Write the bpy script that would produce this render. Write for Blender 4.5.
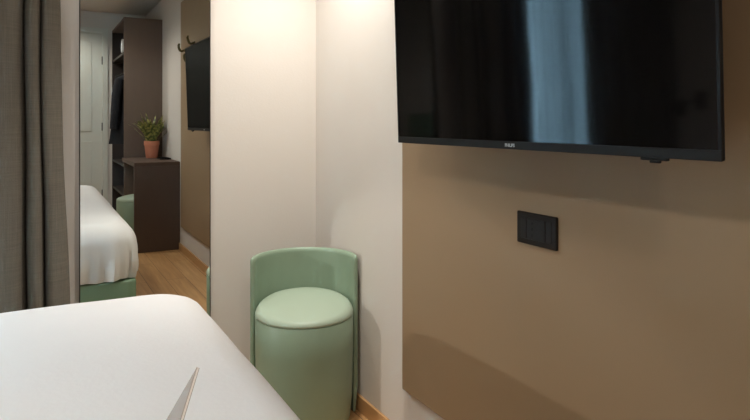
import bpy, bmesh, math, random
from mathutils import Vector, Matrix, noise
random.seed(7)
PI = math.pi
for o in list(bpy.data.objects):
    bpy.data.objects.remove(o)
SC = bpy.context.scene
COL = SC.collection

# ---------------------------------------------------------------- camera, sky, exposure
cam_d = bpy.data.cameras.new('camera')
cam_d.sensor_width = 36.0
cam_d.lens = 620.0 / 750.0 * 36.0
cam_d.shift_y = -89.0 / 750.0
cam_d.clip_start = 0.02
cam = bpy.data.objects.new('camera', cam_d)
cam.location = (0, 0, 1.25)
cam.rotation_euler = (PI / 2, 0, -math.radians(28.67))
COL.objects.link(cam)
SC.camera = cam

world = bpy.data.worlds.new('sky')
SC.world = world
world.use_nodes = True
bg = world.node_tree.nodes['Background']
bg.inputs['Color'].default_value = (0.50, 0.78, 1.0, 1)
bg.inputs['Strength'].default_value = 20.0

SC.view_settings.view_transform = 'Standard'
SC.view_settings.look = 'None'
SC.view_settings.gamma = 1.0
SC.view_settings.use_curve_mapping = False
SC.view_settings.exposure = 0.09
LAMP_WARM = (1.0, 0.96, 0.90)
POWER_CORNER, POWER_CURTAIN_FILL, POWER_BED, POWER_HALL, POWER_WALL_LAMP = 122.0, 20.0, 70.0, 48.0, 46.0


# ---------------------------------------------------------------- helpers
def lin(r, g, b):
    def f(c):
        c /= 255.0
        return c / 12.92 if c <= 0.04045 else ((c + 0.055) / 1.055) ** 2.4
    return (f(r), f(g), f(b), 1.0)


def mat(name, col, rough=0.6, metal=0.0, spec=0.5, var=0.0, scale=8.0, bump=0.0, bscale=60.0,
        sheen=0.0, stretch=(1, 1, 1)):
    m = bpy.data.materials.new(name)
    m.use_nodes = True
    nt = m.node_tree
    p = nt.nodes['Principled BSDF']
    p.inputs['Roughness'].default_value = rough
    p.inputs['Metallic'].default_value = metal
    p.inputs['Specular IOR Level'].default_value = spec
    if sheen:
        p.inputs['Sheen Weight'].default_value = sheen
    tc = nt.nodes.new('ShaderNodeTexCoord')
    mp = nt.nodes.new('ShaderNodeMapping')
    mp.inputs['Scale'].default_value = stretch
    nt.links.new(tc.outputs['Object'], mp.inputs['Vector'])
    nz = nt.nodes.new('ShaderNodeTexNoise')
    nz.inputs['Scale'].default_value = scale
    nz.inputs['Detail'].default_value = 4
    nt.links.new(mp.outputs['Vector'], nz.inputs['Vector'])
    rp = nt.nodes.new('ShaderNodeMix')
    rp.data_type = 'RGBA'
    rp.inputs['A'].default_value = tuple(c * (1 - var) for c in col[:3]) + (1,)
    rp.inputs['B'].default_value = tuple(min(1, c * (1 + var)) for c in col[:3]) + (1,)
    nt.links.new(nz.outputs['Fac'], rp.inputs['Factor'])
    nt.links.new(rp.outputs['Result'], p.inputs['Base Color'])
    if bump:
        nb = nt.nodes.new('ShaderNodeTexNoise')
        nb.inputs['Scale'].default_value = bscale
        nb.inputs['Detail'].default_value = 3
        nt.links.new(mp.outputs['Vector'], nb.inputs['Vector'])
        b = nt.nodes.new('ShaderNodeBump')
        b.inputs['Strength'].default_value = bump
        b.inputs['Distance'].default_value = 0.01
        nt.links.new(nb.outputs['Fac'], b.inputs['Height'])
        nt.links.new(b.outputs['Normal'], p.inputs['Normal'])
    return m


def link(name, bm, m, parent=None, smooth=False, mods=None):
    bmesh.ops.recalc_face_normals(bm, faces=bm.faces[:])
    me = bpy.data.meshes.new(name)
    bm.to_mesh(me)
    bm.free()
    for p in me.polygons:
        p.use_smooth = smooth
    if smooth:
        try:
            me.set_sharp_from_angle(angle=math.radians(50))
        except Exception:
            pass
    me.materials.append(m)
    o = bpy.data.objects.new(name, me)
    COL.objects.link(o)
    if parent:
        o.parent = parent
    return o


def tag(o, label, cat, group=None):
    o['label'] = label
    o['category'] = cat
    if group:
        o['group'] = group
    return o


def thing(name, label, cat, loc=(0, 0, 0), rz=0.0, group=None):
    e = bpy.data.objects.new(name, None)
    e.empty_display_size = 0.1
    e.location = loc
    e.rotation_euler = (0, 0, rz)
    COL.objects.link(e)
    return tag(e, label, cat, group)


def struct(o, label=None, cat=None):
    o['kind'] = 'structure'
    if label:
        o['label'] = label
    if cat:
        o['category'] = cat
    return o


def box(bm, x0, x1, y0, y1, z0, z1, bev=0.0, seg=2):
    vs = [bm.verts.new((x, y, z)) for x in (x0, x1) for y in (y0, y1) for z in (z0, z1)]
    f = [(0, 1, 3, 2), (4, 6, 7, 5), (0, 4, 5, 1), (2, 3, 7, 6), (0, 2, 6, 4), (1, 5, 7, 3)]
    fs = [bm.faces.new([vs[i] for i in q]) for q in f]
    if bev:
        es = list({e for q in fs for e in q.edges})
        bmesh.ops.bevel(bm, geom=es, offset=bev, segments=seg, profile=0.5, affect='EDGES')
    return bm


def bx(*a, **k):
    return box(bmesh.new(), *a, **k)


def lathe(bm, prof, n=48, cx=0, cy=0, cap=True):
    rings = []
    for r, z in prof:
        rings.append([bm.verts.new((cx + r * math.cos(2 * PI * i / n), cy + r * math.sin(2 * PI * i / n), z)) for i in range(n)])
    for a, b in zip(rings, rings[1:]):
        for i in range(n):
            bm.faces.new((a[i], a[(i + 1) % n], b[(i + 1) % n], b[i]))
    if cap:
        bm.faces.new(rings[0][::-1])
        bm.faces.new(rings[-1])
    return bm


def tube(bm, pts, r, n=10):
    pts = [Vector(p) for p in pts]
    rings = []
    for i, p in enumerate(pts):
        t = (pts[min(i + 1, len(pts) - 1)] - pts[max(i - 1, 0)]).normalized()
        u = t.cross(Vector((0, 0, 1)) if abs(t.z) < 0.9 else Vector((1, 0, 0))).normalized()
        v = t.cross(u)
        rr = r[i] if isinstance(r, (list, tuple)) else r
        rings.append([bm.verts.new(p + u * rr * math.cos(2 * PI * k / n) + v * rr * math.sin(2 * PI * k / n)) for k in range(n)])
    for a, b in zip(rings, rings[1:]):
        for i in range(n):
            bm.faces.new((a[i], a[(i + 1) % n], b[(i + 1) % n], b[i]))
    bm.faces.new(rings[0][::-1])
    bm.faces.new(rings[-1])
    return bm


def copy_tree(o, parent=None):
    c = o.copy()
    COL.objects.link(c)
    c.parent = parent
    for ch in list(o.children):
        copy_tree(ch, c)
    return c


# ---------------------------------------------------------------- materials
M_WALL = mat('wall_plaster', lin(208, 200, 191), 0.9, var=0.03, scale=3, bump=0.05, bscale=120)
M_CEIL = mat('ceiling_paint', lin(214, 206, 196), 0.95, var=0.02, scale=3)
M_PANEL = mat('taupe_panel', lin(150, 125, 96), 0.55, spec=0.35, var=0.05, scale=2, bump=0.03, bscale=200)
M_GREEN = mat('green_leatherette', lin(132, 151, 129), 0.42, spec=0.5, var=0.05, scale=6, bump=0.05, bscale=150)
M_GREEN_BED = mat('green_bed_upholstery', lin(112, 136, 108), 0.5, var=0.05, scale=6, bump=0.05, bscale=150)
M_WHITE = mat('white_cotton', lin(224, 221, 219), 0.85, spec=0.2, var=0.015, scale=12, bump=0.06, bscale=90)
M_BLACK = mat('black_plastic', lin(20, 20, 21), 0.5, spec=0.2, var=0.05)
M_BEZEL = mat('dark_grey_bezel', lin(31, 31, 31), 0.55, spec=0.15, var=0.05)
M_SCREEN = mat('glossy_screen', lin(8, 8, 9), 0.06, spec=0.35)
# anti-reflective screen coating: a dark diffuse layer with a weak, even gloss
_nt = M_SCREEN.node_tree
_g = _nt.nodes.new('ShaderNodeBsdfGlossy')
_g.inputs['Roughness'].default_value = 0.06
_d = _nt.nodes.new('ShaderNodeBsdfDiffuse')
_d.inputs['Color'].default_value = lin(8, 8, 9)
_m = _nt.nodes.new('ShaderNodeMixShader')
_m.inputs['Fac'].default_value = 0.044
_nt.links.new(_d.outputs[0], _m.inputs[1])
_nt.links.new(_g.outputs[0], _m.inputs[2])
_nt.links.new(_m.outputs[0], _nt.nodes['Material Output'].inputs['Surface'])
M_LOGO = mat('silver_print', lin(190, 190, 190), 0.4, metal=0.3)
M_SOCKET = mat('anthracite_plastic', lin(37, 33, 30), 0.5, spec=0.15, var=0.05)
M_SOCKET2 = mat('charcoal_plastic', lin(32, 29, 27), 0.45, spec=0.2, var=0.05)
M_HOLE = mat('socket_hole', lin(6, 6, 6), 0.9)
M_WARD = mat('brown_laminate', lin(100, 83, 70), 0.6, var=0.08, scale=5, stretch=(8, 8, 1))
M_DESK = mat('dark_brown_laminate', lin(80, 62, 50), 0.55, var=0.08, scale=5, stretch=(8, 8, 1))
M_INNER_SHADE = mat('shaded_brown_laminate', lin(44, 36, 32), 0.6, var=0.08, scale=5, stretch=(8, 8, 1))  # wardrobe laminate darkened: the shade inside is put into the colour
M_DOOR = mat('pale_grey_door', lin(205, 206, 196), 0.6, var=0.02)
M_METAL = mat('dark_metal', lin(60, 58, 54), 0.4, metal=0.8)
M_BRASS = mat('olive_brass', lin(95, 88, 50), 0.45, metal=0.5)
M_POT = mat('terracotta', lin(196, 124, 96), 0.75, var=0.08, scale=20)
M_SOIL = mat('soil', lin(50, 36, 28), 0.95, var=0.3, scale=40)
M_JACKET = mat('navy_black_cloth', lin(22, 24, 30), 0.9, var=0.15, scale=10)
M_PAPER = mat('taupe_card', lin(166, 147, 132), 0.7, var=0.03)
M_PAPER2 = mat('pale_card', lin(238, 226, 216), 0.7, var=0.03)
M_GREYP = mat('grey_lamp_paint', lin(104, 98, 90), 0.7, var=0.03)
M_WINFRAME = mat('window_frame_paint', lin(70, 68, 66), 0.5, var=0.03)
M_LAMP = mat('lamp_housing', lin(225, 222, 216), 0.5, var=0.02)


def curtain_mat():
    m = mat('grey_woven_curtain', lin(126, 118, 106), 0.95, spec=0.1, var=0.10, scale=30, bump=0.25, bscale=260, stretch=(1, 1, 1))
    nt = m.node_tree
    p = nt.nodes['Principled BSDF']
    # woven slub: fine horizontal and vertical threads
    tc = nt.nodes.new('ShaderNodeTexCoord')
    facs = []
    for st in ((420, 420, 5), (8, 8, 460)):
        mp = nt.nodes.new('ShaderNodeMapping')
        mp.inputs['Scale'].default_value = st
        nt.links.new(tc.outputs['Object'], mp.inputs['Vector'])
        n = nt.nodes.new('ShaderNodeTexNoise')
        n.inputs['Scale'].default_value = 1.0
        nt.links.new(mp.outputs['Vector'], n.inputs['Vector'])
        facs.append(n.outputs['Fac'])
    ad = nt.nodes.new('ShaderNodeMath')
    nt.links.new(facs[0], ad.inputs[0])
    nt.links.new(facs[1], ad.inputs[1])
    mr = nt.nodes.new('ShaderNodeMapRange')
    mr.inputs['From Min'].default_value = 0.6
    mr.inputs['From Max'].default_value = 1.4
    nt.links.new(ad.outputs[0], mr.inputs['Value'])
    mx = nt.nodes.new('ShaderNodeMix')
    mx.data_type = 'RGBA'
    mx.inputs['A'].default_value = lin(98, 93, 85)
    mx.inputs['B'].default_value = lin(122, 116, 106)
    nt.links.new(mr.outputs['Result'], mx.inputs['Factor'])
    nt.links.new(mx.outputs['Result'], p.inputs['Base Color'])
    return m


M_CURT = curtain_mat()


def floor_mat():
    m = bpy.data.materials.new('oak_planks')
    m.use_nodes = True
    nt = m.node_tree
    p = nt.nodes['Principled BSDF']
    p.inputs['Roughness'].default_value = 0.45
    tc = nt.nodes.new('ShaderNodeTexCoord')
    mp = nt.nodes.new('ShaderNodeMapping')
    mp.inputs['Rotation'].default_value = (0, 0, PI / 2)
    nt.links.new(tc.outputs['Object'], mp.inputs['Vector'])
    bk = nt.nodes.new('ShaderNodeTexBrick')
    bk.inputs['Scale'].default_value = 1.0
    bk.inputs['Brick Width'].default_value = 1.3
    bk.inputs['Row Height'].default_value = 0.15
    bk.inputs['Mortar Size'].default_value = 0.0016
    bk.inputs['Color1'].default_value = lin(214, 170, 118)
    bk.inputs['Color2'].default_value = lin(200, 154, 102)
    bk.inputs['Mortar'].default_value = lin(96, 64, 38)
    nt.links.new(mp.outputs['Vector'], bk.inputs['Vector'])
    mp2 = nt.nodes.new('ShaderNodeMapping')
    mp2.inputs['Scale'].default_value = (26, 1.6, 1)
    nt.links.new(tc.outputs['Object'], mp2.inputs['Vector'])
    nz = nt.nodes.new('ShaderNodeTexNoise')
    nz.inputs['Scale'].default_value = 1.6
    nz.inputs['Detail'].default_value = 6
    nz.inputs['Distortion'].default_value = 0.6
    nt.links.new(mp2.outputs['Vector'], nz.inputs['Vector'])
    mx = nt.nodes.new('ShaderNodeMix')
    mx.data_type = 'RGBA'
    mx.blend_type = 'MULTIPLY'
    mx.inputs['Factor'].default_value = 0.7
    cr = nt.nodes.new('ShaderNodeValToRGB')
    cr.color_ramp.elements[0].position = 0.3
    cr.color_ramp.elements[0].color = (0.62, 0.55, 0.48, 1)
    cr.color_ramp.elements[1].position = 0.7
    cr.color_ramp.elements[1].color = (1, 1, 1, 1)
    nt.links.new(nz.outputs['Fac'], cr.inputs['Fac'])
    nt.links.new(bk.outputs['Color'], mx.inputs['A'])
    nt.links.new(cr.outputs['Color'], mx.inputs['B'])
    nt.links.new(mx.outputs['Result'], p.inputs['Base Color'])
    return m


M_FLOOR = floor_mat()
M_BASE = mat('oak_baseboard', lin(190, 146, 98), 0.5, var=0.12, scale=3, stretch=(12, 1, 12))


def mirror_mat():
    m = bpy.data.materials.new('silvered_mirror')
    m.use_nodes = True
    p = m.node_tree.nodes['Principled BSDF']
    p.inputs['Base Color'].default_value = (0.80, 0.82, 0.80, 1)
    p.inputs['Metallic'].default_value = 1
    p.inputs['Roughness'].default_value = 0.0
    return m


M_MIRROR = mirror_mat()
M_MIRROR_EDGE = mat('mirror_edge', lin(52, 44, 38), 0.5)


def sheer_mat():
    m = bpy.data.materials.new('white_sheer_voile')
    m.use_nodes = True
    nt = m.node_tree
    nt.nodes.remove(nt.nodes['Principled BSDF'])
    out = nt.nodes['Material Output']
    tl = nt.nodes.new('ShaderNodeBsdfTranslucent')
    tl.inputs['Color'].default_value = (0.85, 0.88, 0.9, 1)
    tp = nt.nodes.new('ShaderNodeBsdfTransparent')
    tc = nt.nodes.new('ShaderNodeTexCoord')
    nz = nt.nodes.new('ShaderNodeTexNoise')
    nz.inputs['Scale'].default_value = 120
    nt.links.new(tc.outputs['Object'], nz.inputs['Vector'])
    mr = nt.nodes.new('ShaderNodeMapRange')
    mr.inputs['To Min'].default_value = 0.2
    mr.inputs['To Max'].default_value = 0.35
    nt.links.new(nz.outputs['Fac'], mr.inputs['Value'])
    ms = nt.nodes.new('ShaderNodeMixShader')
    nt.links.new(mr.outputs['Result'], ms.inputs['Fac'])
    nt.links.new(tl.outputs[0], ms.inputs[1])
    nt.links.new(tp.outputs[0], ms.inputs[2])
    nt.links.new(ms.outputs[0], out.inputs['Surface'])
    return m


M_SHEER = sheer_mat()


def glass_mat():
    m = bpy.data.materials.new('window_glass')
    m.use_nodes = True
    nt = m.node_tree
    nt.nodes.remove(nt.nodes['Principled BSDF'])
    out = nt.nodes['Material Output']
    tp = nt.nodes.new('ShaderNodeBsdfTransparent')
    tp.inputs['Color'].default_value = (0.93, 0.97, 0.97, 1)
    gl = nt.nodes.new('ShaderNodeBsdfGlossy')
    gl.inputs['Roughness'].default_value = 0.02
    fr = nt.nodes.new('ShaderNodeFresnel')
    fr.inputs['IOR'].default_value = 1.45
    ms = nt.nodes.new('ShaderNodeMixShader')
    nt.links.new(fr.outputs[0], ms.inputs['Fac'])
    nt.links.new(tp.outputs[0], ms.inputs[1])
    nt.links.new(gl.outputs[0], ms.inputs[2])
    nt.links.new(ms.outputs[0], out.inputs['Surface'])
    return m


M_GLASS = glass_mat()


def emit_mat(name, col, s):
    m = bpy.data.materials.new(name)
    m.use_nodes = True
    p = m.node_tree.nodes['Principled BSDF']
    p.inputs['Base Color'].default_value = (0.9, 0.9, 0.9, 1)
    p.inputs['Emission Color'].default_value = col + (1,)
    p.inputs['Emission Strength'].default_value = s
    return m


M_BULB = emit_mat('lamp_diffuser', LAMP_WARM, 6.0)

# ---------------------------------------------------------------- room shell
W, D, L, F, H = 1.232, 2.870, -1.75, -2.66, 2.60
T = 0.10
WX0, WX1, WZ0, WZ1 = -1.40, -0.25, 0.06, 2.36          # window opening in the far wall
DX0, DX1, DZ = -0.12, 0.785, 2.40                       # door opening in the wall behind
struct(link('floor', bx(L - T, W + T, F - T, D + T, -0.08, 0.0), M_FLOOR))
struct(link('ceiling', bx(L - T, W + T, F - T, D + T, H, H + 0.08), M_CEIL))
struct(link('wall_right', bx(W, W + T, F, D, 0, H), M_WALL))
struct(link('wall_left', bx(L - T, L, F, D, 0, H), M_WALL))
b = bmesh.new()
box(b, L - T, WX0, D, D + T, 0, H)
box(b, WX1, W + T, D, D + T, 0, H)
box(b, WX0, WX1, D, D + T, WZ1, H)
box(b, WX0, WX1, D, D + T, 0, WZ0)
struct(link('wall_back', b, M_WALL))
b = bmesh.new()
box(b, L - T, DX0, F - T, F, 0, H)
box(b, DX1, W + T, F - T, F, 0, H)
box(b, DX0, DX1, F - T, F, DZ, H)
struct(link('wall_front', b, M_WALL))
struct(link('baseboard_right', bx(W - 0.012, W, -1.46, D, 0, 0.066, bev=0.002), M_BASE))
struct(link('baseboard_back', bx(WX1 + 0.03, W - 0.012, D - 0.012, D, 0, 0.066, bev=0.002), M_BASE))

# window (hidden from the camera; its light and its reflection in the screen are seen)
wf = bmesh.new()
for a in ((WX0, WX0 + 0.05), (WX1 - 0.05, WX1), ((WX0 + WX1) / 2 - 0.02, (WX0 + WX1) / 2 + 0.02)):
    box(wf, a[0], a[1], D + 0.03, D + 0.08, WZ0, WZ1)
for a in ((WZ0, WZ0 + 0.06), (WZ1 - 0.05, WZ1)):
    box(wf, WX0 + 0.05, WX1 - 0.05, D + 0.031, D + 0.079, a[0], a[1])
wo = struct(link('window_1', wf, M_WINFRAME))
for a in ((WX0 + 0.05, (WX0 + WX1) / 2 - 0.02), ((WX0 + WX1) / 2 + 0.02, WX1 - 0.05)):
    link('pane', bx(a[0], a[1], D + 0.052, D + 0.058, WZ0 + 0.06, WZ1 - 0.05), M_GLASS, wo)

# entrance door seen in the mirror
dj = bmesh.new()
box(dj, DX0 - 0.0, DX0 + 0.06, F - 0.08, F + 0.015, 0, DZ)
box(dj, DX1 - 0.06, DX1, F - 0.08, F + 0.015, 0, DZ)
box(dj, DX0 + 0.06, DX1 - 0.06, F - 0.08, F + 0.015, DZ - 0.06, DZ)
do = struct(link('door_1', dj, M_DOOR))
lf = bx(DX0 + 0.0605, DX1 - 0.0605, F - 0.05, F - 0.01, 0.002, DZ - 0.0605)
for z0, z1 in ((0.15, 1.0), (1.12, DZ - 0.18)):
    box(lf, DX0 + 0.18, DX1 - 0.18, F - 0.01, F - 0.003, z0, z1, bev=0.004)
link('door_leaf', lf, M_DOOR, do)
for z in (0.35, 1.18, 2.0):
    link('hinge', tube(bmesh.new(), [(DX1 - 0.062, F + 0.004, z - 0.05), (DX1 - 0.062, F + 0.004, z + 0.05)], 0.009), M_METAL, do)
hb = tube(bmesh.new(), [(DX0 + 0.12, F - 0.01, 1.05), (DX0 + 0.12, F + 0.04, 1.05), (DX0 + 0.14, F + 0.05, 1.05), (DX0 + 0.25, F + 0.05, 1.05)], 0.009)
link('door_handle', hb, M_METAL, do)

# taupe wall panel behind the television
PX = W - 0.022
PY0, PY1, PZ0, PZ1 = -0.36, 2.002, 0.240, 2.38
pn = tag(link('wall_panel', bx(PX, W, PY0, PY1, PZ0, PZ1, bev=0.004), M_PANEL),
         'large flat taupe panel fixed to the right wall behind the television', 'wall panel')

# mirror
mr = thing('mirror', 'tall frameless wall mirror between the grey curtain and the green stool', 'mirror', (0.4305, D, 0.08))
link('mirror_glass', bx(-0.2695, 0.2695, -0.012, -0.004, 0.002, 2.398, bev=0.001, seg=1), M_MIRROR, mr)
b = bmesh.new()
box(b, -0.2725, -0.270, -0.0125, 0.0, 0, 2.40)
box(b, 0.270, 0.2725, -0.0125, 0.0, 0, 2.40)
box(b, -0.270, 0.270, -0.004, 0.0, 0, 2.40)
link('backing', b, M_MIRROR_EDGE, mr)


# ---------------------------------------------------------------- curtains
def drape(pts, z0, z1, thick, flare=None, nz=40):
    """pts: smooth plan outline (x,y); flare(u,t) shifts x with height"""
    b = bmesh.new()
    # resample with Catmull-Rom
    P = [Vector((p[0], p[1])) for p in pts]
    fine = []
    for i in range(len(P) - 1):
        p0, p1, p2, p3 = P[max(i - 1, 0)], P[i], P[i + 1], P[min(i + 2, len(P) - 1)]
        for k in range(8):
            t = k / 8
            fine.append(0.5 * ((2 * p1) + (p2 - p0) * t + (2 * p0 - 5 * p1 + 4 * p2 - p3) * t * t + (3 * p1 - p0 - 3 * p2 + p3) * t ** 3))
    fine.append(P[-1])
    n = len(fine)
    rows = []
    for j in range(nz + 1):
        t = j / nz
        z = z0 + (z1 - z0) * t
        row = []
        for i, p in enumerate(fine):
            dx, dy = flare(i / (n - 1), t) if flare else (0, 0)
            row.append(b.verts.new((p.x + dx, p.y + dy, z)))
        rows.append(row)
    for a, c in zip(rows, rows[1:]):
        for i in range(n - 1):
            b.faces.new((a[i], a[i + 1], c[i + 1], c[i]))
    if thick:
        bmesh.ops.recalc_face_normals(b, faces=b.faces[:])
        bmesh.ops.solidify(b, geom=b.faces[:], thickness=thick)
    return b


def flare_right(u, t):
    k = max(0.0, 1 - t / 0.62)
    wob = 0.004 * math.sin(t * 19 + u * 9)
    return ((0.045 * u ** 3 + 0.01 * u) * k ** 1.2 + wob * 0.5, -0.025 * u * k + wob)


pts = [(-0.40, 2.80), (-0.37, 2.70), (-0.33, 2.68), (-0.295, 2.76), (-0.27, 2.79), (-0.24, 2.70), (-0.20, 2.66), (-0.165, 2.75), (-0.14, 2.77),
       (-0.115, 2.66), (-0.075, 2.635), (-0.032, 2.655), (-0.012, 2.70), (-0.004, 2.765), (0.002, 2.700), (0.018, 2.664), (0.037, 2.668), (0.046, 2.71),
       (0.050, 2.765), (0.054, 2.70), (0.066, 2.672), (0.088, 2.680), (0.108, 2.70), (0.116, 2.74)]
pts = [(x - 0.034 if x > -0.3 else x - 0.02, y) for x, y in pts]
c1 = thing('curtain', 'grey woven curtain hanging in deep folds left of the mirror', 'curtain', (0, 0, 0))
link('drape', drape(pts, 0.012, 2.50, 0.003, flare_right), M_CURT, c1, smooth=True)
pts = []
for k in range(34):
    x = -1.72 + k * 0.0262
    pts.append((x, 2.73 + 0.045 * math.sin(k * 2.1) + 0.01 * math.sin(k * 0.9)))
c2 = thing('curtain', 'grey woven curtain on the far side of the window', 'curtain', (0, 0, 0))
link('drape', drape(pts, 0.012, 2.50, 0.003), M_CURT, c2, smooth=True)
pts = []
for k in range(60):
    x = -1.24 + k * 0.0185
    pts.append((x - 0.08, 2.835 + 0.014 * math.sin(k * 1.7) + 0.004 * math.sin(k * 0.7)))
sh = tag(link('sheer_curtain', drape(pts, 0.015, 2.50, 0), M_SHEER, smooth=True),
         'thin white sheer curtain across the bright window', 'curtain')
rl = thing('curtain_rail', 'black curtain rail under the ceiling over the window', 'curtain rail', (0, 0, 0))
b = bmesh.new()
box(b, L + 0.02, 0.13, 2.70, 2.745, 2.50, 2.525)
box(b, L + 0.02, 0.13, 2.825, 2.85, 2.50, 2.525)
link('track', b, M_BLACK, rl)
for x in (-1.6, -0.8, 0.05):
    link('bracket', bx(x - 0.01, x + 0.01, 2.71, 2.84, 2.526, H), M_BLACK, rl)


# ---------------------------------------------------------------- bed
BX0, BX1, BY0, BY1 = -1.66, 0.500, -0.33, 2.19
BT = 0.697


def rrect(x0, x1, y0, y1, r, n_c=10, step=0.03):
    """points of a rounded rectangle, counter-clockwise, with arc length"""
    out = []
    cs = [(x1 - r, y1 - r, 0), (x0 + r, y1 - r, PI / 2), (x0 + r, y0 + r, PI), (x1 - r, y0 + r, 3 * PI / 2)]
    for i, (cx, cy, a0) in enumerate(cs):
        for k in range(n_c + 1):
            a = a0 + PI / 2 * k / n_c
            out.append((cx + r * math.cos(a), cy + r * math.sin(a)))
        nx, ny, na = cs[(i + 1) % 4]
        p = out[-1]
        q = (nx + r * math.cos(na), ny + r * math.sin(na))
        d = math.hypot(q[0] - p[0], q[1] - p[1])
        m = max(2, int(d / step))
        for k in range(1, m):
            out.append((p[0] + (q[0] - p[0]) * k / m, p[1] + (q[1] - p[1]) * k / m))
    return out


bed = thing('bed', 'low upholstered double bed with a sage green base under the white duvet', 'bed', (0, 0, 0))


def slab(x0, x1, y0, y1, r, z0, z1, e=0.012):
    b = bmesh.new()
    rings = []
    for ins, z in ((e, z0), (0, z0 + e), (0, z1 - e), (e * 0.3, z1 - e * 0.3), (e, z1)):
        rings.append([b.verts.new((x, y, z)) for x, y in rrect(x0 + ins, x1 - ins, y0 + ins, y1 - ins, max(r - ins, 0.005), 6, 0.2)])
    n = len(rings[0])
    for a, c in zip(rings, rings[1:]):
        for i in range(n):
            b.faces.new((a[i], a[(i + 1) % n], c[(i + 1) % n], c[i]))
    b.faces.new(rings[0][::-1])
    b.faces.new(rings[-1])
    return b


link('bed_base', slab(BX0, BX1 - 0.02, BY0 + 0.02, BY1 - 0.02, 0.05, 0.03, 0.395), M_GREEN_BED, bed, smooth=True)
link('mattress', slab(BX0, BX1 - 0.05, BY0 + 0.05, BY1 - 0.05, 0.07, 0.396, 0.64, 0.03), M_WHITE, bed, smooth=True)
for x in (BX0 + 0.1, BX1 - 0.12):
    for y in (BY0 + 0.12, BY1 - 0.12):
        link('foot', bx(x - 0.03, x + 0.03, y - 0.03, y + 0.03, 0, 0.031, bev=0.004), M_BLACK, bed)
link('headboard', bx(L + 0.002, BX0, BY0 - 0.1, BY1 + 0.1, 0.05, 1.15, bev=0.02), M_GREEN_BED, bed, smooth=True)

b = bmesh.new()
prof = []                                         # (inset from the widest outline, height)
R = 0.11
for k in range(9):
    a = PI / 2 * k / 8
    prof.append((R - R * math.sin(a) + 0.012, BT - R + R * math.cos(a)))
prof = [(1.00, BT + 0.006), (0.8, BT + 0.006), (0.6, BT + 0.006), (0.45, BT + 0.005), (0.3, BT + 0.003), (0.2, BT + 0.001), (0.15, BT)] + prof
zs = BT - R
for k in range(1, 8):
    t = k / 7
    prof.append((0.012 - 0.022 * t * (1 - t), zs - (zs - 0.405) * t))
prof.append((0.024, 0.404))
prof.append((0.028, 0.412))
rings = []
for ins, z in prof:
    base = rrect(BX0 + 0.005, BX1, BY0, BY1, 0.13, 12, 0.022)
    ring = []
    cx, cy = (BX0 + BX1) / 2, (BY0 + BY1) / 2
    hx, hy = (BX1 - BX0) / 2, (BY1 - BY0) / 2
    s_acc = 0.0
    for i, (x, y) in enumerate(base):
        fx = max(0.0, 1 - ins / hx)
        fy = max(0.0, 1 - ins / hy)
        px, py = cx + (x - cx) * fx, cy + (y - cy) * fy
        nv = noise.noise(Vector((x * 2.2, y * 2.2, z * 1.5)))
        if z < BT - 0.06:
            t = min(1, (BT - 0.06 - z) / 0.2)
            ang = math.atan2((y - cy) / hy, (x - cx) / hx)
            d = Vector((x - cx, y - cy))
            s = x - y
            w = 0.012 * t * math.sin(s * 38 + 5 * nv + z * 5) + 0.011 * t * math.sin(s * 83 + 9 * nv + z * 9) + 0.016 * t * nv
            nrm = Vector(((x - cx) / hx, (y - cy) / hy))
            if abs(nrm.x) > abs(nrm.y):
                px += w * (1 if nrm.x > 0 else -0.2)
            else:
                py += w * (1 if nrm.y > 0 else -1)
            if z < 0.432:
                z2 = z + 0.012 * nv + 0.006 * math.sin(s * 24)
            else:
                z2 = z
        else:
            z2 = z + 0.004 * nv + (0.003 * noise.noise(Vector((px * 5, py * 5, 3))))
        ring.append(b.verts.new((px, py, z2)))
    rings.append(ring)
n = len(rings[0])
for a, c in zip(rings, rings[1:]):
    for i in range(n):
        b.faces.new((a[i], a[(i + 1) % n], c[(i + 1) % n], c[i]))
b.faces.new(rings[0])
tag(link('duvet', b, M_WHITE, smooth=True), 'smooth white duvet spread over the bed in the foreground', 'duvet')



# ---------------------------------------------------------------- stools
def ring_loop(r0, r1, z0, z1, rt):
    """radial section (r,z) of the wrap-around back, rounded at the top"""
    m = (r0 + r1) / 2
    pts = [(r1, z0), (r1, 0.12)]
    pts.append((r1, z0 + (z1 - z0) * 0.5))
    for k in range(9):
        a = PI * k / 8
        pts.append((m + (r1 - m) * math.cos(a), z1 - rt + rt * math.sin(a)))
    pts.append((r0, z0 + (z1 - z0) * 0.5))
    pts.append((r0, z0))
    return pts


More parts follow.
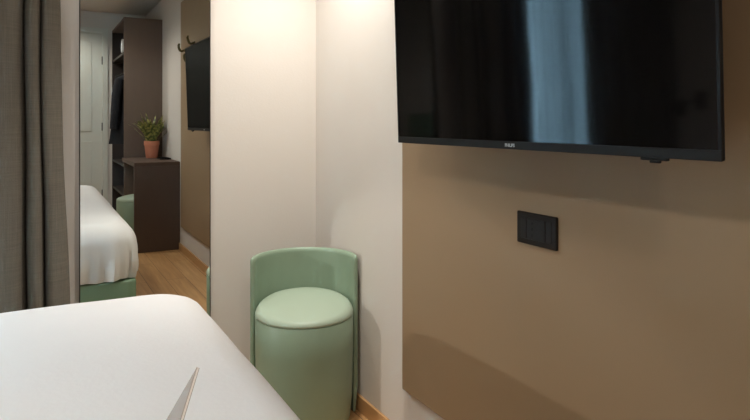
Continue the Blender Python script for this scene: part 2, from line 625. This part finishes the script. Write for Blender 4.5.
def make_stool(label):
    st = thing('stool', label, 'stool', (0, 0, 0), 0, 'green barrel stools')
    # body: upholstered drum
    R = 0.205
    link('body', lathe(bmesh.new(), [(R - 0.016, 0.0), (R - 0.012, 0.02), (R - 0.004, 0.10), (R, 0.30), (R, 0.435), (R - 0.002, 0.4375), (R - 0.012, 0.4385), (0.10, 0.439)], 64), M_GREEN, st, smooth=True)
    # seat pad: domed, rising towards the back (+Y)
    b = bmesh.new()
    n = 64
    rings = []
    for rr, zz, dome in ((R - 0.002, 0.4285, 0), (R + 0.0005, 0.431, 0), (R + 0.0005, 0.436, 0.15), (R - 0.004, 0.4445, .4), (R - 0.012, 0.4505, .75), (R - 0.024, 0.4535, 1), (R * 0.75, 0.456, 1), (R * 0.5, 0.460, 1), (R * 0.25, 0.462, 1), (R * 0.02, 0.4625, 1)):
        ring = []
        for i in range(n):
            a = 2 * PI * i / n
            y = rr * math.sin(a)
            tilt = 0.011 + dome * (0.018 + 0.020 * y / R)
            ring.append(b.verts.new((rr * math.cos(a), y, zz + tilt)))
        rings.append(ring)
    for p, q in zip(rings, rings[1:]):
        for i in range(n):
            b.faces.new((p[i], p[(i + 1) % n], q[(i + 1) % n], q[i]))
    b.faces.new(rings[0][::-1])
    b.faces.new(rings[-1])
    link('seat', b, M_GREEN_SEAT_LIT, st, smooth=True)
    # wrap-around backrest from the floor up
    b = bmesh.new()
    r0, r1 = R + 0.002, 0.231
    half = math.radians(80)
    angs = []
    ecap = 0.10
    for k in range(7):
        t = k / 6
        angs.append((-half - ecap * math.sin((1 - t) * PI / 2) * 0.9, math.sqrt(max(0.0, 1 - (1 - t) ** 2)) * 0.96 + 0.04))
    for k in range(1, 60):
        angs.append((-half + 2 * half * k / 60, 1.0))
    for k in range(7):
        t = 1 - k / 6
        angs.append((half + ecap * math.sin((1 - t) * PI / 2) * 0.9, math.sqrt(max(0.0, 1 - (1 - t) ** 2)) * 0.96 + 0.04))
    loops = []
    for a, sc in angs:
        m = (r0 + r1) / 2
        lp = []
        for r, z in ring_loop(r0, r1, 0.004, 0.674, 0.020):
            r = m + (r - m) * sc
            if z > 0.5:
                z = 0.674 - (0.674 - z) - (1 - sc) * 0.03
            th = PI / 2 + a
            if z < 0.1:
                r -= 0.010 * (r > R + 0.012)
            lp.append(b.verts.new((r * math.cos(th), r * math.sin(th), z)))
        loops.append(lp)
    k = len(loops[0])
    for p, q in zip(loops, loops[1:]):
        for i in range(k):
            b.faces.new((p[i], p[(i + 1) % k], q[(i + 1) % k], q[i]))
    b.faces.new(loops[0])
    b.faces.new(loops[-1][::-1])
    link('backrest', b, M_GREEN, st, smooth=True)
    return st


M_GREEN_SEAT_LIT = mat('green_leatherette_lit_top', lin(160, 174, 154), 0.48, spec=0.4, var=0.04, scale=6, bump=0.04, bscale=150)  # stool green made paler: the stronger light on the seat is in the colour
s1 = make_stool('sage green barrel stool with low curved back, standing in the corner by the wall')
s1.location = (0.995, 2.440, 0)
s1.rotation_euler = (0, 0, -math.radians(22))
s2 = copy_tree(s1)
s2['label'] = 'sage green barrel stool tucked under the dark desk, seen in the mirror'
s2.location = (0.922, 2 * D - 6.80 - 0.01, 0)
s2.rotation_euler = (0, 0, -PI / 2)

# ---------------------------------------------------------------- television
tv_c = (1.224, 0)                                       # (y centre, -)
tv = thing('television', 'large black flat television mounted on the taupe panel', 'television', (1.064, 1.222, 1.178))
tv.rotation_euler = (0, math.radians(-1.9), 0)
TW, TH = 0.5565, 0.650
link('housing', bx(0.0, 0.010, -TW, TW, 0.0, TH, bev=0.004), M_BLACK, tv)
link('screen', bx(-0.0015, 0.002, -TW + 0.007, TW - 0.007, 0.021, TH - 0.007), M_SCREEN, tv)
b = bmesh.new()
box(b, -0.004, 0.001, -TW, TW, 0.0, 0.020, bev=0.0015)
link('bottom_bezel', b, M_BEZEL, tv)
b = bmesh.new()
box(b, -0.003, 0.001, -TW, -TW + 0.0065, 0.020, TH)
box(b, -0.003, 0.001, TW - 0.0065, TW, 0.020, TH)
box(b, -0.003, 0.001, -TW + 0.0065, TW - 0.0065, TH - 0.0065, TH)
link('side_bezel', b, M_BLACK, tv)
link('back_cover', bx(0.010, 0.075, -0.36, 0.42, 0.04, 0.45, bev=0.02), M_BLACK, tv)
link('sensor', bx(0.000, 0.010, -0.445, -0.385, -0.006, 0.001, bev=0.002), M_BEZEL, tv)
link('power_button', bx(0.001, 0.009, -0.428, -0.405, -0.011, -0.0055, bev=0.002), M_BLACK, tv)
fc = bpy.data.curves.new('logo_text', 'FONT')
fc.body = 'PHILIPS'
fc.size = 0.0115
fc.align_x = 'CENTER'
fc.offset = 0.0003
fc.extrude = 0.0002
fo = bpy.data.objects.new('logo_text', fc)
COL.objects.link(fo)
dg = bpy.context.evaluated_depsgraph_get()
dg.update()
me = bpy.data.meshes.new_from_object(fo.evaluated_get(dg))
bpy.data.objects.remove(fo)
me.transform(Matrix.Translation((-0.0043, 0.0, 0.0065)) @ Matrix.Rotation(-PI / 2, 4, 'Z') @ Matrix.Rotation(PI / 2, 4, 'X'))
me.materials.clear()
me.materials.append(M_LOGO)
lo = bpy.data.objects.new('logo', me)
COL.objects.link(lo)
lo.parent = tv
b = bmesh.new()
box(b, 0.075, 0.098, -0.20, 0.20, 0.15, 0.35, bev=0.004)
link('mounting_bracket', b, M_METAL, tv)
b = bmesh.new()
box(b, 0.098, 0.129, -0.10, 0.10, 0.18, 0.32, bev=0.004)
link('bracket_arm', b, M_METAL, tv)

# ---------------------------------------------------------------- socket
so = thing('power_socket', 'black rectangular power socket plate on the taupe panel below the television', 'socket', (PX, 1.279, 0.951))
hw, hh = 0.0765, 0.0445
b = bmesh.new()
box(b, -0.009, 0.0, -hw, hw, -hh, hh, bev=0.0035)
link('cover_plate', b, M_SOCKET, so)
# Local y runs away from the camera: the far side is +y
for y0, y1, nm in ((0.0355, 0.0575, 'blank_module'), (-0.0605, -0.0385, 'blank_module')):
    link(nm, bx(-0.0102, -0.008, y0, y1, -0.029, 0.029, bev=0.0012), M_SOCKET2, so)
oc = link('outlet_module', bx(-0.0112, -0.008, -0.0370, 0.0340, -0.029, 0.029, bev=0.0015), M_SOCKET2, so)
for z in (-0.016, 0.0, 0.016):
    bb = bmesh.new()
    ring = [bb.verts.new((-0.0114, 0.0122 + 0.0032 * math.cos(k * PI / 6), z + 0.0042 * math.sin(k * PI / 6))) for k in range(12)]
    ring2 = [bb.verts.new((-0.0104, v.co.y, v.co.z)) for v in ring]
    for k in range(12):
        bb.faces.new((ring[k], ring[(k + 1) % 12], ring2[(k + 1) % 12], ring2[k]))
    bb.faces.new(ring)
    bb.faces.new(ring2[::-1])
    link('socket_hole', bb, M_HOLE, oc)

# ---------------------------------------------------------------- coat hooks on the far end of the panel
def hook(y, z, label, tilt=0.0):
    h = thing('coat_hook', label, 'hook', (PX, y, z), 0, 'coat hooks on the taupe panel')
    link('wall_plate', lathe(bmesh.new(), [(0.014, 0), (0.014, 0.006), (0.010, 0.009)], 20), M_BRASS, h)
    h.children[0].rotation_euler = (0, -PI / 2, 0)
    pts = [(-0.006, 0, 0), (-0.030, 0, -0.012), (-0.046, 0.0, -0.006), (-0.056, tilt * 0.2, 0.018), (-0.058, tilt * 0.6, 0.042), (-0.052, tilt, 0.058)]
    link('peg', tube(bmesh.new(), pts, [0.009, 0.011, 0.012, 0.012, 0.011, 0.008]), M_BRASS, h, smooth=True)
    return h


# ---------------------------------------------------------------- hall: wardrobe, desk, plant (seen in the mirror)
WY1 = 2 * D - 7.20          # wardrobe face towards the mirror
WY0 = F
WXF = 0.835                 # open front
WH = 2.375
wd = thing('wardrobe', 'tall brown open wardrobe behind the desk, seen in the mirror', 'wardrobe', (0, 0, 0))
link('side_panel', bx(WXF, W, WY1 - 0.025, WY1, 0, WH), M_WARD, wd)
link('side_panel', bx(WXF, W, WY0 + 0.001, WY0 + 0.026, 0, WH), M_INNER_SHADE, wd)
link('back_panel', bx(W - 0.015, W, WY0 + 0.026, WY1 - 0.025, 0, WH), M_INNER_SHADE, wd)
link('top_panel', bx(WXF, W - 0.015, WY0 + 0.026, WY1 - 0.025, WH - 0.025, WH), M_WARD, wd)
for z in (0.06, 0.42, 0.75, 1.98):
    link('shelf', bx(WXF + 0.004, W - 0.015, WY0 + 0.026, WY1 - 0.025, z, z + 0.025), M_INNER_SHADE, wd)
link('clothes_rail', tube(bmesh.new(), [(1.0, WY0 + 0.026, 1.90), (1.0, WY1 - 0.025, 1.90)], 0.012), M_METAL, wd)

dk = thing('desk', 'dark brown desk with a solid side panel beside the wardrobe, seen in the mirror', 'desk', (0, 0, 0))
DY1 = 2 * D - 6.235
DY0 = WY1 + 0.002
DXF = 0.812
link('desk_top', bx(DXF, W - 0.001, DY0, DY1, 0.815, 0.855, bev=0.002), M_DESK, dk)
link('side_panel', bx(DXF, W - 0.001, DY1 - 0.035, DY1 - 0.001, 0, 0.8145), M_DESK, dk)
link('back_panel', bx(W - 0.02, W - 0.001, DY0, DY1 - 0.0355, 0.40, 0.8145), M_DESK, dk)

pp = thing('potted_plant', 'bushy green plant in a ribbed terracotta pot on the dark desk', 'plant', (1.085, 2 * D - 6.98, 0.855))
b = bmesh.new()
n = 60
rings = []
for r, z in ((0.052, 0.0), (0.058, 0.004), (0.073, 0.135), (0.079, 0.137), (0.080, 0.178), (0.077, 0.182), (0.070, 0.178), (0.068, 0.158)):
    ring = []
    for i in range(n):
        a = 2 * PI * i / n
        rr = r * (1 + (0.02 * math.cos(a * 20) if 0.003 < z < 0.136 else 0))
        ring.append(b.verts.new((rr * math.cos(a), rr * math.sin(a), z)))
    rings.append(ring)
for p, q in zip(rings, rings[1:]):
    for i in range(n):
        b.faces.new((p[i], p[(i + 1) % n], q[(i + 1) % n], q[i]))
b.faces.new(rings[0][::-1])
link('pot', b, M_POT, pp, smooth=True)
link('soil', lathe(bmesh.new(), [(0.066, 0.150), (0.067, 0.160), (0.03, 0.165)], 32), M_SOIL, pp, smooth=True)


def leaf_mat():
    m = mat('variegated_leaf', lin(84, 104, 56), 0.45, var=0.1, scale=30)
    nt = m.node_tree
    p = nt.nodes['Principled BSDF']
    tc = nt.nodes.new('ShaderNodeTexCoord')
    nz = nt.nodes.new('ShaderNodeTexNoise')
    nz.inputs['Scale'].default_value = 34
    nt.links.new(tc.outputs['Object'], nz.inputs['Vector'])
    cr = nt.nodes.new('ShaderNodeValToRGB')
    cr.color_ramp.elements[0].position = 0.40
    cr.color_ramp.elements[0].color = lin(70, 88, 42)
    cr.color_ramp.elements[1].position = 0.62
    cr.color_ramp.elements[1].color = lin(176, 172, 98)
    nt.links.new(nz.outputs['Fac'], cr.inputs['Fac'])
    nt.links.new(cr.outputs['Color'], p.inputs['Base Color'])
    return m


M_LEAF = leaf_mat()
b = bmesh.new()
rnd = random.Random(3)
for k in range(110):
    a = rnd.uniform(0, 2 * PI)
    base_r = rnd.uniform(0.0, 0.05)
    ln = rnd.uniform(0.15, 0.31)
    out = rnd.uniform(0.1, 0.80)
    w = rnd.uniform(0.012, 0.019)
    z0 = 0.155 + rnd.uniform(0, 0.06)
    d = Vector((math.cos(a), math.sin(a), 0))
    side = Vector((-math.sin(a), math.cos(a), 0))
    p = d * base_r + Vector((0, 0, z0))
    prev = None
    N = 7
    el = PI / 2 - out
    for i in range(N + 1):
        t = i / N
        ww = w * math.sin(PI * min(1, 0.12 + 0.88 * t)) ** 0.7 if t < 1 else 0.0008
        cup = Vector((0, 0, 0.25 * ww))
        q = (b.verts.new(p - side * ww + cup), b.verts.new(p), b.verts.new(p + side * ww + cup))
        if prev:
            b.faces.new((prev[0], prev[1], q[1], q[0]))
            b.faces.new((prev[1], prev[2], q[2], q[1]))
        prev = q
        e = el - 0.5 * t * t * rnd.uniform(0.5, 1.4)
        p = p + (d * math.cos(e) + Vector((0, 0, math.sin(e)))) * (ln / N)
        if p.length > 0 and p.y < -0.175:
            p.y = -0.175
        if p.x > 0.140:
            p.x = 0.140
fol = link('foliage', b, M_LEAF, pp, smooth=True)

tr = thing('tray', 'small flat black tray lying beside the terracotta pot on the desk', 'tray', (1.165, 2 * D - 6.72, 0.855))
b = bx(-0.055, 0.055, -0.10, 0.10, 0, 0.006, bev=0.002)
link('tray_base', b, M_BLACK, tr)
b = bmesh.new()
box(b, -0.055, -0.050, -0.10, 0.10, 0.0065, 0.014)
box(b, 0.050, 0.055, -0.10, 0.10, 0.0065, 0.014)
box(b, -0.050, 0.050, -0.10, -0.095, 0.0065, 0.014)
box(b, -0.050, 0.050, 0.095, 0.10, 0.0065, 0.014)
link('tray_rim', b, M_BLACK, tr)

# rolled white towel on the top shelf of the wardrobe
b = bmesh.new()
pts = []
for k in range(150):
    t = k / 149
    a = t * 4.2 * 2 * PI
    r = 0.012 + 0.068 * t
    pts.append((r * math.cos(a), r * math.sin(a)))
vs0 = [b.verts.new((-0.15, y, 0.082 + z)) for y, z in pts]
vs1 = [b.verts.new((0.15, y, 0.082 + z)) for y, z in pts]
for i in range(len(pts) - 1):
    b.faces.new((vs0[i], vs0[i + 1], vs1[i + 1], vs1[i]))
bmesh.ops.recalc_face_normals(b, faces=b.faces[:])
bmesh.ops.solidify(b, geom=b.faces[:], thickness=0.010)
tw = tag(link('rolled_towel', b, M_WHITE, smooth=True), 'rolled white towel on the top shelf of the open wardrobe', 'towel')
tw.location = (WXF + 0.155, WY1 - 0.27, 2.005)

# dark jacket hanging in the wardrobe, on a hanger
hg = thing('clothes_hanger', 'thin metal hanger on the wardrobe rail holding the dark coat', 'hanger', (1.0, WY1 - 0.42, 0))
b = tube(bmesh.new(), [(0, 0, 1.925), (0.012, 0, 1.918), (0.014, 0, 1.90), (0.0, 0, 1.875), (0, 0, 1.83)], 0.003, 8)
link('hook', b, M_METAL, hg)
b = tube(bmesh.new(), [(-0.21, 0, 1.75), (-0.1, 0, 1.80), (0, 0, 1.832), (0.1, 0, 1.80), (0.2, 0, 1.75)], 0.006, 8)
link('shoulder_bar', b, M_METAL, hg)
jk = thing('coat', 'long dark coat hanging in the open front of the wardrobe', 'coat', (1.0, WY1 - 0.42, 0))
b = bmesh.new()
rings = []
for z, hx, hy in ((1.80, 0.05, 0.035), (1.775, 0.13, 0.05), (1.74, 0.20, 0.06), (1.66, 0.215, 0.065), (1.45, 0.222, 0.068), (1.25, 0.238, 0.074), (1.05, 0.256, 0.08), (0.99, 0.264, 0.084)):
    ring = []
    for i in range(48):
        a = 2 * PI * i / 48
        f = 1 + (0.05 * math.sin(a * 7) + 0.03 * math.sin(a * 11)) * (1.8 - z) / 0.8
        cx = math.copysign(abs(math.cos(a)) ** 0.6, math.cos(a))
        xx = hx * cx * f
        ring.append(b.verts.new((min(xx, 0.205), hy * math.sin(a) * f, z)))
    rings.append(ring)
for p, q in zip(rings, rings[1:]):
    for i in range(48):
        b.faces.new((p[i], p[(i + 1) % 48], q[(i + 1) % 48], q[i]))
b.faces.new(rings[0])
b.faces.new(rings[-1][::-1])
link('coat_body', b, M_JACKET, jk, smooth=True)
for sx in (-1,):
    link('sleeve', tube(bmesh.new(), [(sx * 0.17, 0.07, 1.72), (sx * 0.205, 0.085, 1.55), (sx * 0.22, 0.095, 1.35), (sx * 0.235, 0.10, 1.16)], [0.05, 0.052, 0.048, 0.044], 16), M_JACKET, jk, smooth=True)

hook(2 * D - 5.90, 1.905, 'olive metal coat hook at the far edge of the taupe panel')
hook(2 * D - 5.50, 1.93, 'olive metal coat hook behind the upper corner of the television', -0.03)
hook(2 * D - 5.66, 1.79, 'olive metal coat hook beside the television, lowest of the three')


# ---------------------------------------------------------------- folded card
def leaf_prism(p, thick_dir, t):
    b = bmesh.new()
    n = Vector(thick_dir).normalized() * t
    lo = [b.verts.new(v) for v in p]
    hi = [b.verts.new(v + n) for v in p]
    k = len(p)
    b.faces.new(lo)
    b.faces.new(hi[::-1])
    for i in range(k):
        b.faces.new((lo[i], lo[(i + 1) % k], hi[(i + 1) % k], hi[i]))
    return b


A = Vector((0.205, 0.914, 0.893))
ridge = Vector((-0.333, -0.943, 0.0)).normalized()
down = Vector((-0.096, 0.044, -0.181))
down = down - ridge * down.dot(ridge)
LEN = 0.21
cd = thing('folded_card', 'thin grey folded card standing like a tent on the white duvet', 'card', (0.10, 0.85, 0.712))
off = Vector(cd.location)
q = [A, A + ridge * LEN, A + ridge * LEN + down, A + down]
nn = ridge.cross(down).normalized()
link('front_leaf', leaf_prism([v - off for v in q], nn if nn.x > 0 else -nn, 0.0008), M_PAPER, cd)
nf = nn if nn.x > 0 else -nn
link('pages', leaf_prism([v - off + nf * 0.0009 for v in q], nf, 0.0024), M_PAPER2, cd)
ang = math.radians(13.0)
d2 = (down * math.cos(ang) + ridge.cross(down) * math.sin(ang)) * 0.885
A2 = A + nf * 0.0035
q = [A2, A2 + ridge * LEN, A2 + ridge * LEN + d2, A2 + d2]
nn = ridge.cross(d2).normalized()
link('back_leaf', leaf_prism([v - off for v in q], nn if nn.x > 0 else -nn, 0.0008), M_PAPER, cd)


# ---------------------------------------------------------------- lamps
def downlight(x, y, power, label, spread=150, size=0.05, blend=0.6, aim=(0, 0, -1)):
    d = thing('downlight', label, 'light', (x, y, H), 0, 'round ceiling downlights')
    link('trim_ring', lathe(bmesh.new(), [(0.036, -0.001), (0.050, -0.001), (0.050, -0.006), (0.045, -0.010), (0.036, -0.010)], 40, cap=False), M_LAMP, d, smooth=True)
    link('diffuser', lathe(bmesh.new(), [(0.0355, -0.0005), (0.0355, -0.003), (0.02, -0.003)], 32), M_BULB, d)
    ld = bpy.data.lights.new('downlight_lamp', 'SPOT')
    ld.energy = power
    ld.color = LAMP_WARM
    ld.spot_size = math.radians(spread)
    ld.spot_blend = blend
    ld.shadow_soft_size = size
    lo = bpy.data.objects.new('lamp', ld)
    COL.objects.link(lo)
    lo.location = (0, 0, -0.03)
    lo.rotation_euler = Vector(aim).to_track_quat('-Z', 'Y').to_euler()
    lo.parent = d
    return d


downlight(0.92, 2.24, POWER_CORNER, 'round ceiling downlight above the green stool in the corner', 92, 0.05, 1.0, (0.08, 0.22, -1))
downlight(0.08, 2.56, POWER_CURTAIN_FILL, 'added round ceiling downlight brightening the curtain and the wall strip')  # unseen lamp, added to lift the curtain and the wall strip beside it
downlight(-0.55, 0.65, POWER_BED, 'round ceiling downlight above the bed', 160, 0.12)
downlight(0.20, -0.75, POWER_HALL, 'round ceiling downlight in front of the wardrobe')

downlight(0.15, -2.05, POWER_HALL * 0.9, 'added round ceiling downlight brightening the entrance door')  # unseen extra lamp, added because the door came out too dark

wl = thing('wall_lamp', 'small warm bedside lamp on the wall left of the bed', 'lamp', (L, 2.56, 1.20))
link('wall_plate', bx(0, 0.015, -0.04, 0.04, -0.06, 0.06, bev=0.004), M_GREYP, wl)
link('arm', tube(bmesh.new(), [(0.015, 0, 0), (0.12, 0, 0), (0.15, 0, -0.01)], 0.008), M_METAL, wl, smooth=True)
sh_ = link('lamp_shade', lathe(bmesh.new(), [(0.02, 0.10), (0.03, 0.09), (0.035, 0.04), (0.045, 0.0)], 32, cap=False), M_GREYP, wl, smooth=True)
sh_.location = (0.245, 0, -0.055)
sh_.rotation_euler = Vector((1.0, -0.28, -0.66)).to_track_quat('-Z', 'Y').to_euler()
ld = bpy.data.lights.new('wall_lamp_bulb', 'SPOT')
ld.energy = POWER_WALL_LAMP
ld.color = LAMP_WARM
ld.shadow_soft_size = 0.02
ld.spot_size = math.radians(64)
ld.spot_blend = 0.25
lo = bpy.data.objects.new('lamp', ld)
COL.objects.link(lo)
lo.location = (0.25, 0, -0.06)
lo.rotation_euler = Vector((1.0, -0.28, -0.66)).to_track_quat('-Z', 'Y').to_euler()
lo.parent = wl
